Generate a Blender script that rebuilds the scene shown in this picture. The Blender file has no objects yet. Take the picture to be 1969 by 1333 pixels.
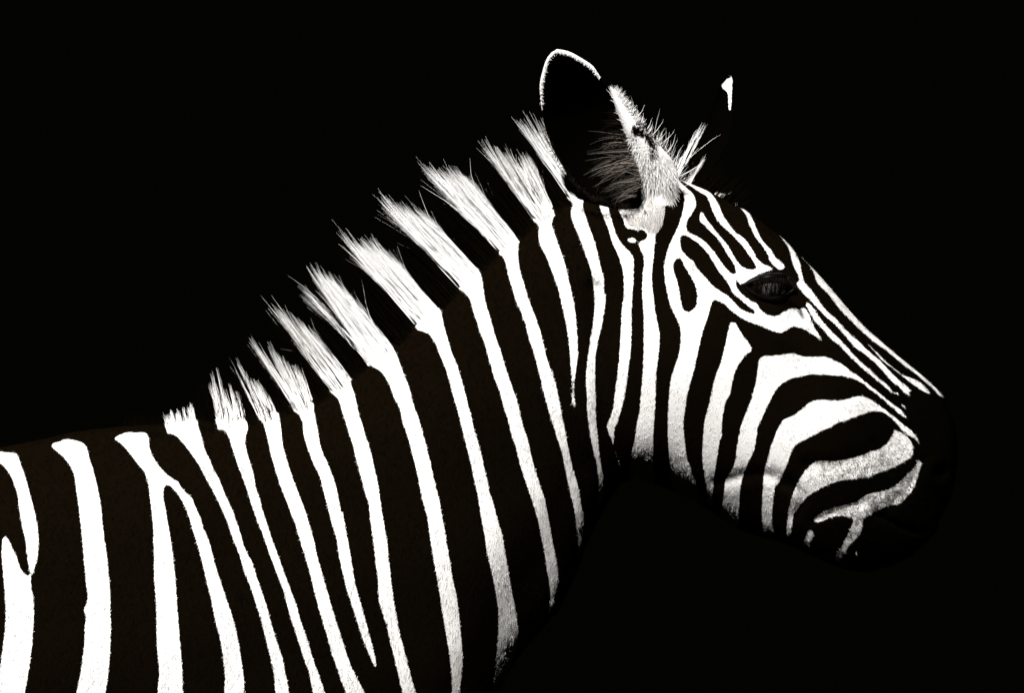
import bpy, math
import numpy as np
from mathutils import Vector

rng = np.random.default_rng(7)
scene = bpy.context.scene
col = scene.collection

# ------------------------------------------------------------------ scale
PX = 1450.0            # photograph pixels per metre at the animal's mid plane
DIST = 7.0             # camera distance to the mid plane (m)
CX, CZ = 984.5, 666.5
def X(px): return (np.asarray(px, float) - CX) / PX
def Z(py): return (CZ - np.asarray(py, float)) / PX

# ------------------------------------------------------------------ camera, world, sun, exposure
cam = bpy.data.objects.new('camera', bpy.data.cameras.new('camera'))
col.objects.link(cam)
cam.location = (0, -DIST, 0)
cam.rotation_euler = (math.radians(90), 0, 0)
cam.data.sensor_width = 36
cam.data.lens = 36 * DIST / (1969 / PX)
cam.data.clip_start = 0.1
cam.data.clip_end = 200
scene.camera = cam

world = bpy.data.worlds.new('World')
scene.world = world
world.use_nodes = True
bg = world.node_tree.nodes['Background']
bg.inputs['Color'].default_value = (1.0, 1.0, 0.35, 1)
bg.inputs['Strength'].default_value = 0.0005

sun_data = bpy.data.lights.new('sun', 'SUN')
sun_data.energy = 5.0
sun_data.angle = math.radians(4)
sun_data.color = (1.0, 0.985, 0.96)
sun = bpy.data.objects.new('sun', sun_data)
col.objects.link(sun)
SUN_TO = Vector((-0.24, -0.56, 0.74)).normalized()      # towards the sun
sun.rotation_euler = (-SUN_TO).to_track_quat('-Z', 'Y').to_euler()

scene.view_settings.view_transform = 'Standard'
scene.view_settings.look = 'None'
scene.view_settings.exposure = 1.1
scene.view_settings.gamma = 1
scene.view_settings.use_curve_mapping = False
scene.render.engine = 'CYCLES'
scene.cycles.diffuse_bounces = 0

# ------------------------------------------------------------------ traced-shape helpers
REG = dict(a=(0, 800, 400/1969), b=(0, 1063, 400/1969), c=(300, 740, 400/1969), d=(300, 1000, 400/1601),
           e=(650, 700, 400/1969), f=(650, 960, 500/1787), g=(800, 380, 400/1969), h=(850, 640, 400/1969),
           i=(1080, 340, 340/1969), j=(1080, 560, 340/1969), k=(1080, 780, 400/1969), l=(1270, 330, 300/1969),
           m=(1300, 470, 320/1939), n=(1340, 590, 360/1920), o=(1490, 440, 360/1333), p=(1400, 700, 400/1969),
           q=(1440, 860, 400/1969), r=(1020, 90, 300/1212), s=(1150, 140, 290/1289), t=(200, 500, 500/1904),
           u=(500, 300, 450/1579), v=(800, 220, 350/1666), z=(0, 0, 1.0))
def shape(text):
    """coat-pattern vertices measured on detail sheets, each with its own origin and scale"""
    out, reg = [], REG['z']
    for tok in text.split():
        if len(tok) == 1 and tok.isalpha():
            reg = REG[tok]
        else:
            a, b = tok.split(',')
            out.append((reg[0] + float(a) * reg[2], reg[1] + float(b) * reg[2]))
    return np.array(out)
def smooth_poly(P, n=3, closed=True):
    """centripetal-ish Catmull-Rom resampling"""
    m = len(P)
    out = []
    for i in range(m if closed else m - 1):
        if closed:
            p0, p1, p2, p3 = P[(i-1) % m], P[i], P[(i+1) % m], P[(i+2) % m]
        else:
            p0, p1, p2, p3 = P[max(i-1, 0)], P[i], P[i+1], P[min(i+2, m-1)]
        l1 = np.linalg.norm(p2 - p1) + 1e-9
        t1 = (p2 - p0) / (np.linalg.norm(p2 - p0) + 1e-9) * min(l1, np.linalg.norm(p1 - p0) + 1e-9) if np.linalg.norm(p1-p0) > 0 else (p2-p1)
        t2 = (p3 - p1) / (np.linalg.norm(p3 - p1) + 1e-9) * min(l1, np.linalg.norm(p3 - p2) + 1e-9) if np.linalg.norm(p3-p2) > 0 else (p2-p1)
        for k in range(n):
            t = k / n
            h00 = 2*t**3 - 3*t**2 + 1; h10 = t**3 - 2*t**2 + t
            h01 = -2*t**3 + 3*t**2;    h11 = t**3 - t**2
            out.append(h00*p1 + h10*t1 + h01*p2 + h11*t2)
    if not closed:
        out.append(P[-1])
    return np.array(out)
def poly_sd(P, x, y):
    """signed distance (positive inside) of points to a polygon"""
    d2 = np.full(x.shape, 1e12); ins = np.zeros(x.shape, bool)
    Q = np.roll(P, -1, axis=0)
    for (ax, ay), (bx, by) in zip(P, Q):
        ex, ey = bx - ax, by - ay
        L = ex*ex + ey*ey
        if L < 1e-9: continue
        wx, wy = x - ax, y - ay
        t = np.clip((wx*ex + wy*ey) / L, 0, 1)
        dx, dy = wx - ex*t, wy - ey*t
        np.minimum(d2, dx*dx + dy*dy, out=d2)
        if ay != by:
            c = ((ay > y) != (by > y)) & (x < ex * (y - ay) / (by - ay) + ax)
            ins ^= c
    d = np.sqrt(d2)
    return np.where(ins, d, -d)
def line_dist(P, x, y):
    d2 = np.full(x.shape, 1e12)
    for (ax, ay), (bx, by) in zip(P[:-1], P[1:]):
        ex, ey = bx-ax, by-ay
        t = np.clip(((x-ax)*ex + (y-ay)*ey) / (ex*ex+ey*ey), 0, 1)
        np.minimum(d2, (x-ax-ex*t)**2 + (y-ay-ey*t)**2, out=d2)
    return np.sqrt(d2)

# ------------------------------------------------------------------ coat pattern of the animal
WHITE = [
 # flank and shoulder
 """a -60,340 60,340 150,350 175,380 215,500 250,590 285,730 320,860 355,1010 370,1180 362,1329 b 350,90 320,190 298,235 298,300
    318,430 328,560 320,720 300,960 275,1140 240,1329 z 30,1400 -10,1600 -110,1600 b -150,1450 -20,1150 8,1000 25,880 40,720 48,560 40,400 28,250
    15,80 a 8,1290 20,1165 45,1140 70,1150 95,1190 130,1270 160,1329 b 185,110 215,175 260,215 278,195 262,100 a 248,1300 240,1200
    205,1050 180,900 160,750 130,650 90,560 40,490 0,455 -60,430""",
 """a 485,290 500,255 560,240 620,215 690,222 770,245 815,280 835,320 850,400 885,500 920,640 945,760 965,880 975,1010 995,1180
    1015,1310 b 1030,140 1045,330 1050,430 1048,560 1055,680 1052,850 1045,1000 1030,1150 1005,1329 z 190,1400 150,1700 60,1700 130,1400
    b 718,1329 745,1200 775,1010 795,830 795,700 808,620 790,545 825,440 812,320 800,200 790,80 782,0 a 775,1200 755,1000 738,850
    722,730 705,620 690,540 655,470 610,410 550,355 510,320""",
 """a 1080,215 1110,185 1160,165 1220,148 1290,155 1350,148 1395,170 1412,210 1420,290 1445,370 1500,460 1560,530 1620,580 1690,625
    1740,700 1820,775 1850,850 1900,960 1930,1060 1969,1150 d 435,240 460,350 510,500 550,620 600,770 640,950 665,1100
    682,1240 682,1333 z 470,1400 465,1700 420,1700 428,1400 d 520,1333 528,1220 510,1040 490,930 450,770 420,620 390,500 360,370
    340,290 300,150 255,0 c 300,1240 265,1150 215,1060 160,990 115,955 90,965 75,1000 75,1070 95,1180 115,1300 d 125,200 150,420
    160,560 175,750 190,950 205,1130 212,1333 z 352,1400 340,1700 290,1700 298,1400 b 1485,1329 1500,1180 1500,1100 1485,950 1475,760
    1475,600 1470,450 1455,250 1450,0 a 1445,1100 1435,950 1415,790 1400,660 1385,600 1360,530 1300,460 1230,370 1160,285 1110,245""",
 """c 105,445 150,475 200,500 270,580 330,660 400,760 450,860 500,950 560,1060 610,1170 650,1260 680,1329 d 580,130 640,280 670,390
    720,510 760,640 800,760 840,920 870,1040 890,1130 905,1210 915,1333 z 535,1400 560,1700 600,1700 570,1400 d 1030,1333 1010,1230
    975,1060 930,920 890,790 850,650 810,530 770,410 740,320 690,220 660,130 620,0 c 720,1170 660,1040 600,890 550,800 510,700
    465,610 440,500 405,400 390,330 270,300 150,360""",
 """c 580,430 640,435 680,490 710,580 735,660 770,770 810,870 850,980 880,1080 920,1200 965,1329 d 820,120 870,270 920,400 970,530
    1000,640 1040,780 1080,900 1125,1050 1170,1170 1205,1333 z 620,1400 690,1700 740,1700 655,1400 d 1305,1333 1260,1200 1210,1060
    1170,930 1120,780 1080,640 1020,490 970,350 920,210 890,130 850,0 c 1010,1180 985,1070 950,980 930,850 890,720 860,610 848,540
    860,470 874,420 855,340 720,350 600,370""",
 """c 975,320 1010,370 1045,490 1075,630 1110,760 1150,890 1190,1010 1240,1130 1270,1220 1315,1329 d 1100,150 1160,340 1200,500
    1230,620 1270,760 1310,890 1350,1040 1400,1180 1455,1333 z 695,1400 800,1700 860,1700 738,1400 d 1600,1310 1540,1200 1490,1090
    1440,930 1410,840 1360,680 1310,510 1280,400 1245,280 1225,180 1175,0 c 1410,1170 1360,1040 1310,910 1265,780 1225,650
    1200,540 1190,430 1175,320 1155,260 1060,260""",
 """c 1295,235 1350,290 1385,370 1390,460 1415,560 1450,660 1490,760 1540,860 1570,970 1600,1090 1630,1200 1665,1329 d 1390,170
    f 0,380 15,450 50,600 110,790 160,950 200,1050 245,1155 262,1162 266,1120 245,1030 210,900 170,750 125,600 105,480 80,330 55,200
    35,90 c 1755,1200 1730,1060 1700,930 1650,790 1600,680 1560,580 1545,490 1525,380 1500,250 1490,170 1390,160""",
 """c 1640,60 1720,140 e 30,440 70,560 95,650 135,770 155,860 180,960
    215,1090 250,1230 285,1329 f 215,130 240,300 260,480 270,560 275,680 300,780 330,870 350,970 375,1060 400,1170 440,1333
    z 800,1400 870,1650 910,1650 830,1400 f 540,1333 500,1200 465,1060 430,930 410,830 385,680 370,560 350,400 345,320 325,200 300,60
    e 410,1329 385,1140 360,1030 330,900 305,790 265,680 235,570 205,490 180,370 155,270 130,200 95,120 -60,180""",
 """e 280,-20 345,40 400,75 450,140 490,220 520,310 580,430 600,530 640,650 670,750 700,870 735,1000 770,1180 805,1329 f 610,130
    625,240 640,340 660,460 680,570 695,660 710,760 730,880 750,1000 765,1100 775,1200 780,1333 z 868,1400 868,1460 886,1400
    f 840,1333 855,1200 860,1060 845,900 825,700 795,570 775,440 755,330 735,200 715,100 700,0 e 940,1200 905,1060 880,930 845,790
    800,630 770,520 735,430 705,330 685,240 650,150 600,20 550,-110 480,-150""",
 """u 1042,1155 1130,1200 1180,1270 1205,1333 e 995,0 1040,130 1075,270 1120,420 1150,540 1180,660 1210,780 1240,900 1270,1040
    1300,1180 f 960,0 980,130 1000,240 1020,370 1050,500 1070,590 1085,680 1100,800 1095,960 1085,1080 1070,1200 1060,1333 1040,1500
    1120,1440 1180,1200 1225,1060 1242,930 1235,850 1220,740 1200,640 1180,520 1155,380 1130,240 1095,120 1065,0 e 1440,1230 1420,1110
    1390,990 1370,880 1330,740 1290,600 1265,490 1225,340 1195,220 1160,100 1130,0 u 1300,1333 1260,1200 1235,1100 1205,1020 1120,1050""",
 """g 398,862 440,890 500,960 530,1060 565,1160 595,1260 620,1329 h 400,110 440,260 490,430 540,560 580,720 620,830 650,960 690,1080
    720,1200 755,1329 f 1325,0 1365,130 1390,250 1415,370 1430,480 1445,560 1455,660 1450,740 1440,800 1465,780 1495,690 1515,560 1515,490
    1500,400 1475,270 1450,130 1435,60 1425,0 h 895,1329 850,1160 820,1020 785,920 745,770 720,650 685,560 640,430 600,310 570,200
    530,90 500,0 g 735,1230 690,1080 660,980 645,880 630,780 605,700 560,640 450,720""",
 """g 778,522 820,570 850,640 870,750 905,860 940,980 985,1080 1030,1200 1060,1329 h 850,150 890,290 925,430 955,570 990,690 1020,800
    1060,920 1090,1020 1125,1120 1150,1240 1165,1329 k 30,620 60,760 90,890 115,990 130,1100 145,1250 150,1329 150,1420 190,1380 205,1180 215,1030
    190,960 185,890 150,720 h 1255,1329 1220,1180 1180,980 1140,780 1110,620 1085,500 1050,390 1020,310 985,190 940,0 g 1160,1200
    1120,1090 1075,970 1040,860 1000,730 980,640 970,560 975,470 965,400 920,350 830,420""",
 """g 1095,175 1155,270 1155,370 1170,450 1230,570 1265,660 1310,780 1345,880 1370,1000 1400,1130 1420,1240 1435,1329 h 1200,150
    1210,280 1220,400 1225,530 1220,640 1230,690 1255,712 1267,690 1258,600 1255,510 1265,420 1280,300 1292,200 1288,80 g 1530,1300
    1520,1150 1500,1000 1480,900 1450,780 1420,640 1390,550 1350,440 1310,320 1290,250 1308,170 1295,100 1190,110""",
 # behind the cheek
 """g 1420,-60 1475,60 1460,130 1480,240 1530,350 1570,460 1620,600 1660,720 1675,850 1685,970 1680,1100 1665,1220 1645,1329 h 1395,100
    1375,220 1360,350 1355,450 1365,600 1365,720 1380,830 1395,960 1420,1090 1450,1210 1470,1329 k 350,720 345,850 340,960 390,900 410,740
    400,640 h 1525,1329 1500,1180 1480,1000 1465,830 1460,640 1455,460 1455,260 1475,110 1500,0 g 1765,1200 1790,1050
    1800,970 1785,850 1785,760 1750,640 1720,500 1690,400 1650,290 1610,180 1585,90 1590,30 1640,-60""",
 """i 380,200 405,280 440,400 490,520 530,640 560,740 600,830 640,920 670,1030 685,1150 682,1332 j 665,200 655,400 645,560 630,780
    610,960 585,1140 560,1332 h 1600,760 1575,830 1555,870 1565,930 1590,990 1620,1080 1650,1180 1690,1300 1710,1329 1640,1100 1630,1000
    1640,910 1665,850 1690,770 1725,640 1755,470 1770,330 1790,180 1800,0 j 785,350 785,200 795,0 i 800,1250 810,1050 805,900 770,840
    700,770 640,690 600,600 570,500 535,390 500,230""",
 """i 590,260 640,400 680,480 700,540 725,580 800,590 835,605 848,640 872,665 850,620 880,595 920,610 945,645 930,690 880,710 850,745
    870,810 900,880 910,960 900,1060 890,1200 890,1332 j 895,130 905,280 908,450 905,700 895,900 880,1080 860,1332 k 705,170 690,290
    660,440 650,520 640,640 720,760 870,760 880,680 875,560 870,440 875,250 885,100 892,0 j 1055,1100 1060,920 1080,760 1095,600 1100,500
    1075,360 1050,220 1030,60 i 1025,1300 1010,1150 1020,990 1035,850 1048,700 1050,650 1105,580 1120,480 1125,360 1140,260 1180,220
    1220,120 1000,100 800,230 680,250""",
 """i 725,705 745,678 785,670 825,685 838,712 815,738 775,738 740,728""",
 # face: forehead bands, eye surround, cheek
 """l 205,80 250,120 320,190 390,250 435,310 455,400 440,470 400,540 350,610 332,680 350,750 420,790 500,830 580,890 640,960 700,1030
    740,1090 790,1160 840,1220 900,1280 930,1290 945,1260 930,1190 890,1120 840,1050 800,980 770,930 720,860 680,810 620,760 560,690
    500,640 485,590 500,510 530,500 555,540 590,600 640,660 690,730 740,790 800,860 850,920 880,970 920,1040 960,1110 1000,1160
    1040,1195 1100,1225 1190,1225 1200,1200 1150,1110 1090,1030 1030,940 970,880 900,800 830,740 770,690 720,630 680,560 650,500
    620,410 590,340 560,300 500,270 440,230 390,195 320,155 258,112 250,85 340,125 440,170 530,205 600,240 655,280 690,330 740,410 775,500
    820,590 880,670 960,770 1040,820 1090,870 1130,930 1180,1000 1210,1070 1250,1120 1310,1165 1370,1185 1420,1215 1440,1240 m 1150,285 1070,320 980,350 910,390 860,430 800,460 745,470 720,450 698,405 715,500 740,540 780,580 830,620
    880,650 940,680 975,700 960,722 990,750 1030,790 1080,815 1140,825 1200,815 1240,785 1290,765 1330,735 1380,745 1440,745 1480,730
    1515,745 1540,790 1570,850 1600,920 1640,1000 1690,1080 1705,1135 1640,1090 1560,1040 1480,990 1390,970 1330,980 1270,1020
    1200,1040 1100,1010 1000,965 900,930 800,890 710,835 640,780 560,705 490,665 440,660 j 1665,170 1640,270 1600,390 1560,520
    1530,660 1500,790 1480,890 1430,1060 1400,1180 1380,1332 k 1165,100 1158,200 1170,330 1190,500 1215,550 1240,640 1280,730 1305,830
    1310,900 1200,930 1080,880 1040,750 1025,640 1010,480 1000,300 998,150 1003,0 j 1190,1130 1200,1030 1220,940 1250,850 1290,730
    1315,600 1318,480 1300,370 1250,260 1200,150 1175,50 i 1170,1300 1140,1150 1135,1000 1150,900 1180,790 1220,690 1280,570 1320,460
    1350,350 1360,260 1340,190 1300,110 1282,15""",
 """l 950,420 1010,470 1060,530 1090,590 1110,670 1150,740 1180,810 1230,880 1280,940 1320,1000 1360,1070 1360,1110 1400,1165 1450,1215
    1500,1250 1560,1230 1580,1210 1555,1160 1500,1110 1460,1080 1430,1030 1400,980 1330,910 1280,850 1250,790 1210,700 1190,640 1160,580
    1135,530 1080,485 1030,450""",
 """l 1490,795 1550,880 1600,950 1630,1030 1650,1120 m 1360,250 1400,330 1425,390 1425,430 1390,450 1430,520 1480,580
    1540,640 1590,690 o 300,570 360,630 430,690 500,770 570,850 640,900 700,950 760,1010 820,1080 880,1130 930,1180 965,1195 960,1165
    985,1160 930,1110 880,1070 800,990 730,920 660,860 590,790 510,720 440,640 370,580 310,500 260,430 215,375 195,310 185,250 160,190
    130,140 90,95 30,35""",
 """o 180,190 240,260 275,320 290,370 320,415 380,470 430,540 490,610 560,680 620,740 680,790 730,830 790,870 850,920 920,980 990,1030
    1060,1090 1130,1150 1195,1205 1160,1140 1080,1060 1000,995 930,940 860,880 800,830 730,770 650,700 580,620 530,570 480,510 430,450
    380,390 310,310 270,270 230,225""",
 """o 215,540 240,590 280,660 330,710 390,780 450,830 520,900 590,970 660,1030 730,1090 790,1140 830,1175 860,1180 880,1190 890,1180
    870,1165 850,1165 800,1110 740,1060 700,1020 620,950 560,890 500,820 440,760 380,700 330,640 290,580 250,530 230,520""",
 """o 650,812 690,860 750,930 820,990 890,1040 950,1090 1020,1140 1060,1165 1100,1180 1105,1160 1060,1110 1000,1070 920,1040 860,1000
    800,950 740,890 690,840""",
 """n 365,150 400,165 430,220 490,310 540,370 565,420 560,465 500,500 470,550 430,600 400,670 370,780 350,890 300,980 280,1080 265,1180
    260,1333 k 1500,340 1480,480 1460,600 1445,720 1440,800 1430,960 1390,960 1350,690 1330,560 1325,430 1335,280 1350,130 1385,0 n
    150,850 180,720 230,600 270,450 305,300 325,200 340,160""",
 """n 635,540 680,500 760,495 850,490 980,470 1040,490 1150,510 1300,505 1360,520 1480,580 1600,665 1700,740 1800,820 p 1480,310
    1540,360 1600,400 1650,440 1700,520 1680,520 1620,480 1550,420 1480,360 1400,290 1330,240 1260,185 1190,150 1110,125 1000,115
    900,110 780,105 680,130 590,150 490,215 430,300 380,400 340,490 290,590 275,700 250,820 205,920 165,1010 140,1090 120,1200
    k 1690,870 1680,1050 1675,1160 1590,1150 1500,1080 1515,930 1535,780 1545,710 1600,620 1635,530 1655,380 n 450,1210 500,1080 540,980
    570,880 600,760 615,650 625,570""",
 """p 470,600 530,520 620,480 700,420 790,350 900,335 1000,340 1100,335 1180,310 1270,300 1340,325 1420,380 1500,440 1580,500
    1660,570 1730,620 1780,680 1820,770 1770,720 1700,680 1650,640 1600,580 1540,520 1480,475 1410,455 1330,465 1240,495
    1150,530 1040,565 980,605 900,635 800,690 700,740 640,780 600,850 570,940 530,1030 490,1120 450,1170 430,1329 q 225,640 230,760
    235,835 135,805 120,680 118,560 130,340 p 340,1000 370,890 400,780 430,700 450,640""",
 """p 1570,625 1640,640 1700,690 1745,750 1758,830 1730,890 1640,950 1540,1000 1450,1030 1340,1075 1200,1095 1080,1110 980,1140 890,1180
    800,1230 730,1290 q 470,580 430,640 420,720 410,790 390,850 350,830 355,740 365,620 385,540 400,480 440,370 480,290 540,210 600,150
    680,125 800,130 900,115 1020,90 1120,50 p 1420,805 1490,760 1530,710 1555,660""",
 """q 1600,125 1640,150 1620,220 1600,300 1560,400 1500,480 1430,545 1330,560 1250,590 1200,620 1150,650 1090,680 1080,760 1050,840
    1000,890 960,930 920,1000 880,1050 855,1095 810,1080 830,1000 880,930 920,850 960,760 980,690 930,670 850,660 760,680 700,710 640,720
    605,700 640,650 720,600 820,565 920,540 1000,520 1050,490 1090,460 1170,430 1280,410 1370,370 1440,310 1510,240 1570,180""",
 """q 555,790 600,785 620,840 590,890 560,960 500,930 520,880""",
 """q 1015,985 1030,1010 1000,1060 975,1100 962,1095 990,1050""",
 """p 1620,370 1665,385 1690,425 1660,420""",
 """k 1405,900 1425,900 1420,970 1385,960""",
]
DARK = [   # dark islands inside the white of the face
 """i 1340,660 1380,655 m 250,-10 350,90 420,200 500,330 560,400 610,480 650,560 700,610 760,660 820,710 880,760 915,795 860,790 780,760
    720,710 660,640 600,590 520,540 440,485 380,420 310,340 240,260 200,190 130,130 70,70 i 1340,800 1325,720""",
 """i 1300,915 1335,930 1360,1000 1400,1060 1450,1150 1490,1240 1505,1332 j 1500,80 1495,150 1460,200 1420,228 1380,215 1350,180
    1330,90 1318,0 i 1310,1250 1290,1150 1260,1070 1248,1000 1260,945""",
 """i 855,300 925,375 962,450 972,525 920,495 890,420""",
 """i 650,320 705,362 760,435 712,418 675,390""",
]
# flank and rump bands that continue behind the frame
for k, xs in enumerate([-130, -275, -430, -590, -760, -940]):
    w = 38 + 4*k
    WHITE.append('z ' + ' '.join('%d,%d' % (xs + s*w*q + 20*math.sin(k + yy/170.0) - (yy-900)*0.05*k, yy)
                 for s, ys in ((-1, range(905, 1800, 90)), (1, range(1715, 870, -90))) for yy, q in [(yy, 1.0 if 960 < yy < 1650 else 0.6) for yy in ys]))
WHITE_P = [smooth_poly(shape(t)) for t in WHITE]
DARK_P = [smooth_poly(shape(t)) for t in DARK]
ROOTS = [((322, 836), (381, 818), (-.35, -1)), ((419, 828), (476, 820), (-.3, -1)), ((499, 810), (536, 800), (-.45, -1)), ((564, 790), (604, 780), (-.6, -1)),
         ((636, 756), (677, 730), (-.7, -1)), ((710, 700), (759, 670), (-.8, -1)), ((804, 622), (847, 598), (-.95, -1)), ((890, 551), (924, 524), (-1, -1)),
         ((966, 481), (998, 462), (-1, -1)), ((1027, 428), (1067, 410), (-.6, -1)), ((1093, 386), (1130, 376), (-.6, -1))]
for A_, B_, d_ in ROOTS:                    # pale skin under each pale lock, over the crest
    A_, B_, d_ = np.array(A_, float), np.array(B_, float), np.array(d_)*32
    WHITE_P.append(np.array([A_ - d_*.02, B_ - d_*.02, B_ + d_, A_ + d_]))
MARG = 16.0
def coat_sd(px, py):
    sd = np.full(px.shape, -MARG)
    for P, sign in [(p, 1) for p in WHITE_P] + [(p, -1) for p in DARK_P]:
        x0, y0 = P.min(0) - MARG; x1, y1 = P.max(0) + MARG
        m = np.nonzero((px > x0) & (px < x1) & (py > y0) & (py < y1))[0]
        if len(m) == 0: continue
        d = np.clip(poly_sd(P, px[m], py[m]), -MARG, MARG)
        sd[m] = np.maximum(sd[m], d) if sign > 0 else np.minimum(sd[m], -d)
    leg = py > 1800                                     # hooped legs
    sd[leg] = np.where(py[leg] < 2620, 9*np.sin(py[leg]/17.0 + 0.02*px[leg]), -MARG)
    return sd

# ------------------------------------------------------------------ side profile of the animal
OUTLINE = smooth_poly(shape("""z 0,861 81,845 142,831 203,824 260,818 320,815 375,806 420,806 475,801 530,788 600,768 640,742 675,716 712,688 755,656 795,620
 845,583 880,546 920,510 955,474 993,448 1025,411 1062,396 1094,372 1130,352 1185,334 1240,322 1285,330 1301,341 1322,350 1351,362 1370,371
 1389,381 1404,391 1418,398 1435,404 1446,413 1468,429 1483,441 1499,453 1518,469 1541,494 1569,523 1606,565 1633,597 1665,632 1687,651
 1722,681 1760,712 1787,735 1814,764 1832,805 1840,850 1839,900 1828,955 1806,1000 1800,1022 1775,1048 1745,1072 1700,1092 1655,1100 1605,1089
 1550,1064 1500,1042 1460,1032 1420,1018 1380,993 1345,970 1300,948 1258,931 1222,921 1196,930 1166,972 1130,1045 1105,1110 1076,1172 1050,1202 995,1268
 962,1333 950,1400 930,1480 880,1570 780,1650 650,1730 480,1780 250,1800 -100,1815 -450,1790 -800,1740 -950,1690 -1120,1600 -1210,1450
 -1240,1300 -1235,1150 -1180,1000 -1080,915 -940,875 -760,862 -500,880 -250,888 -100,880"""), 4)

# thickness: inflate the profile (u = half-width squared obeys a Poisson equation)
CELL = 8.0
gx = np.arange(-1320, 1930, CELL); gy = np.arange(270, 1900, CELL)
GX, GY = np.meshgrid(gx, gy, indexing='ij')
D0 = poly_sd(OUTLINE, GX.ravel(), GY.ravel()).reshape(GX.shape)
ctrl = np.array([(850, 900, .44), (1000, 800, .44), (650, 900, .46), (500, 1050, .55), (250, 1050, .7), (-100, 1200, 1.0), (-400, 1350, 1.15), (-900, 1300, 1.2),
                 (650, 1450, .8), (1100, 600, .50), (1330, 700, .60), (1440, 520, .80), (1230, 420, .75), (1550, 800, .50), (1700, 880, .55), (1790, 900, .75), (1000, 1100, .5)])
wsum = np.zeros(GX.shape); csum = np.zeros(GX.shape)
for cx_, cy_, cv in ctrl:
    w = 1.0 / (((GX-cx_)**2 + (GY-cy_)**2) / 1e4 + 0.25)**2
    wsum += w; csum += w*cv
C = csum / wsum
inside = D0 > 0
hm = CELL / PX
U = np.where(inside, 0.01, 0.0)
par = (np.add.outer(np.arange(len(gx)), np.arange(len(gy))) % 2).astype(bool)
sel = [inside & par, inside & ~par]
src = C * hm * hm
for it in range(700):
    om = 1.0 if it < 4 else 1.96
    for s_ in sel:
        nb = np.zeros_like(U)
        nb[1:-1, 1:-1] = (U[2:, 1:-1] + U[:-2, 1:-1] + U[1:-1, 2:] + U[1:-1, :-2] + src[1:-1, 1:-1]) * 0.25
        U[s_] += om * (nb[s_] - U[s_])
# ratio to the distance from the profile is smooth, so the edge stays exact
V = np.where(D0 > 10, U / np.maximum(D0, 1), 0.0); W = (D0 > 10).astype(float)
known = D0 > 10
for it in range(14):
    def blur(A):
        B = A.copy()
        B[1:-1, 1:-1] = (A[:-2, 1:-1] + A[2:, 1:-1] + A[1:-1, :-2] + A[1:-1, 2:] + A[1:-1, 1:-1]) / 5
        return B
    num, den = blur(V*W), blur(W)
    V = np.where(known, V, num / np.maximum(den, 1e-6)); W = np.where(known, 1.0, (den > 1e-6).astype(float))
def bil(A, x, y):
    fx = np.clip((x - gx[0]) / CELL, 0, len(gx) - 1.001); fy = np.clip((y - gy[0]) / CELL, 0, len(gy) - 1.001)
    ix = fx.astype(int); iy = fy.astype(int); fx = fx - ix; fy = fy - iy
    return (A[ix, iy]*(1-fx)*(1-fy) + A[ix+1, iy]*fx*(1-fy) + A[ix, iy+1]*(1-fx)*fy + A[ix+1, iy+1]*fx*fy)

def g2(x, y, cx_, cy_, r): return np.exp(-((x-cx_)**2 + (y-cy_)**2) / (r*r))
EYE = (1473.0, 557.0)
def relief(x, y):
    """bone, muscle and skin-fold relief in metres added to the half-width"""
    r = np.zeros(x.shape)
    def groove(text, w, amp):
        P = smooth_poly(shape(text), 4, closed=False)
        return amp * np.exp(-(line_dist(P, x, y) / w)**2)
    r += groove('z 1140,560 1150,690 1162,810 1180,865 1200,915', 20, -.010)
    r += .010 * g2(x, y, 1290, 740, 130) + .004 * g2(x, y, 1225, 850, 60)
    r += groove('z 1500,650 1570,700 1640,770', 24, .004)
    r += .014 * g2(x, y, 1264, 405, 40)
    r += .011 * g2(x, y, 1462, 528, 58) + .006 * g2(x, y, 1478, 600, 40)
    r += -.006 * g2(x, y, 1395, 455, 38)
    r += groove('z 1378,924 1395,921 1415,915 1450,910 1485,915 1515,925', 13, -.0035)
    r += groove('z 1545,893 1600,890 1650,878', 16, -.0035) + groove('z 1672,850 1690,880 1706,905', 9, -.003)
    r += groove('z 1500,930 1540,950 1525,990', 10, -.003) + groove('z 1560,1000 1620,975 1650,965', 9, -.003)
    r += groove('z 1690,985 1745,930 1775,880', 12, -.003)
    r += groove('z 1822,1003 1765,1020 1705,1000 1680,985', 7, -.007)
    r += .008 * g2(x, y, 1795, 900, 40) - .016 * g2(x, y, 1806, 905, 13)
    r += groove('z 1115,900 1030,1080 930,1260 850,1400', 42, -.005)
    r += groove('z 330,880 520,1060 700,1260', 70, .006) + groove('z 150,900 300,1150 420,1400', 60, -.005)
    r += .003 * np.sin(x/61.0 + y/87.0) * np.sin(y/73.0 - x/119.0 + 1.0)
    return r
def half_width(x, y):
    d = poly_sd(OUTLINE, x, y)
    u = np.where(d > 26, bil(U, x, y), 0)
    un = d * bil(V, x, y)
    t = np.clip((d - 18) / 14, 0, 1)
    u = np.where(d > 32, u, un * (1-t) + bil(U, x, y) * t)
    fade = np.clip(d / 40, 0, 1)
    fade = fade*fade*(3-2*fade)
    T = np.sqrt(np.maximum(u, 0)) + relief(x, y) * fade
    return np.where(d > 0, np.maximum(T, 1e-4)**2, np.minimum(u, -1e-6)), d
def T_at(px, py):
    u, d = half_width(np.array([float(px)]), np.array([float(py)]))
    return float(np.sqrt(max(u[0], 0)))

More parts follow.
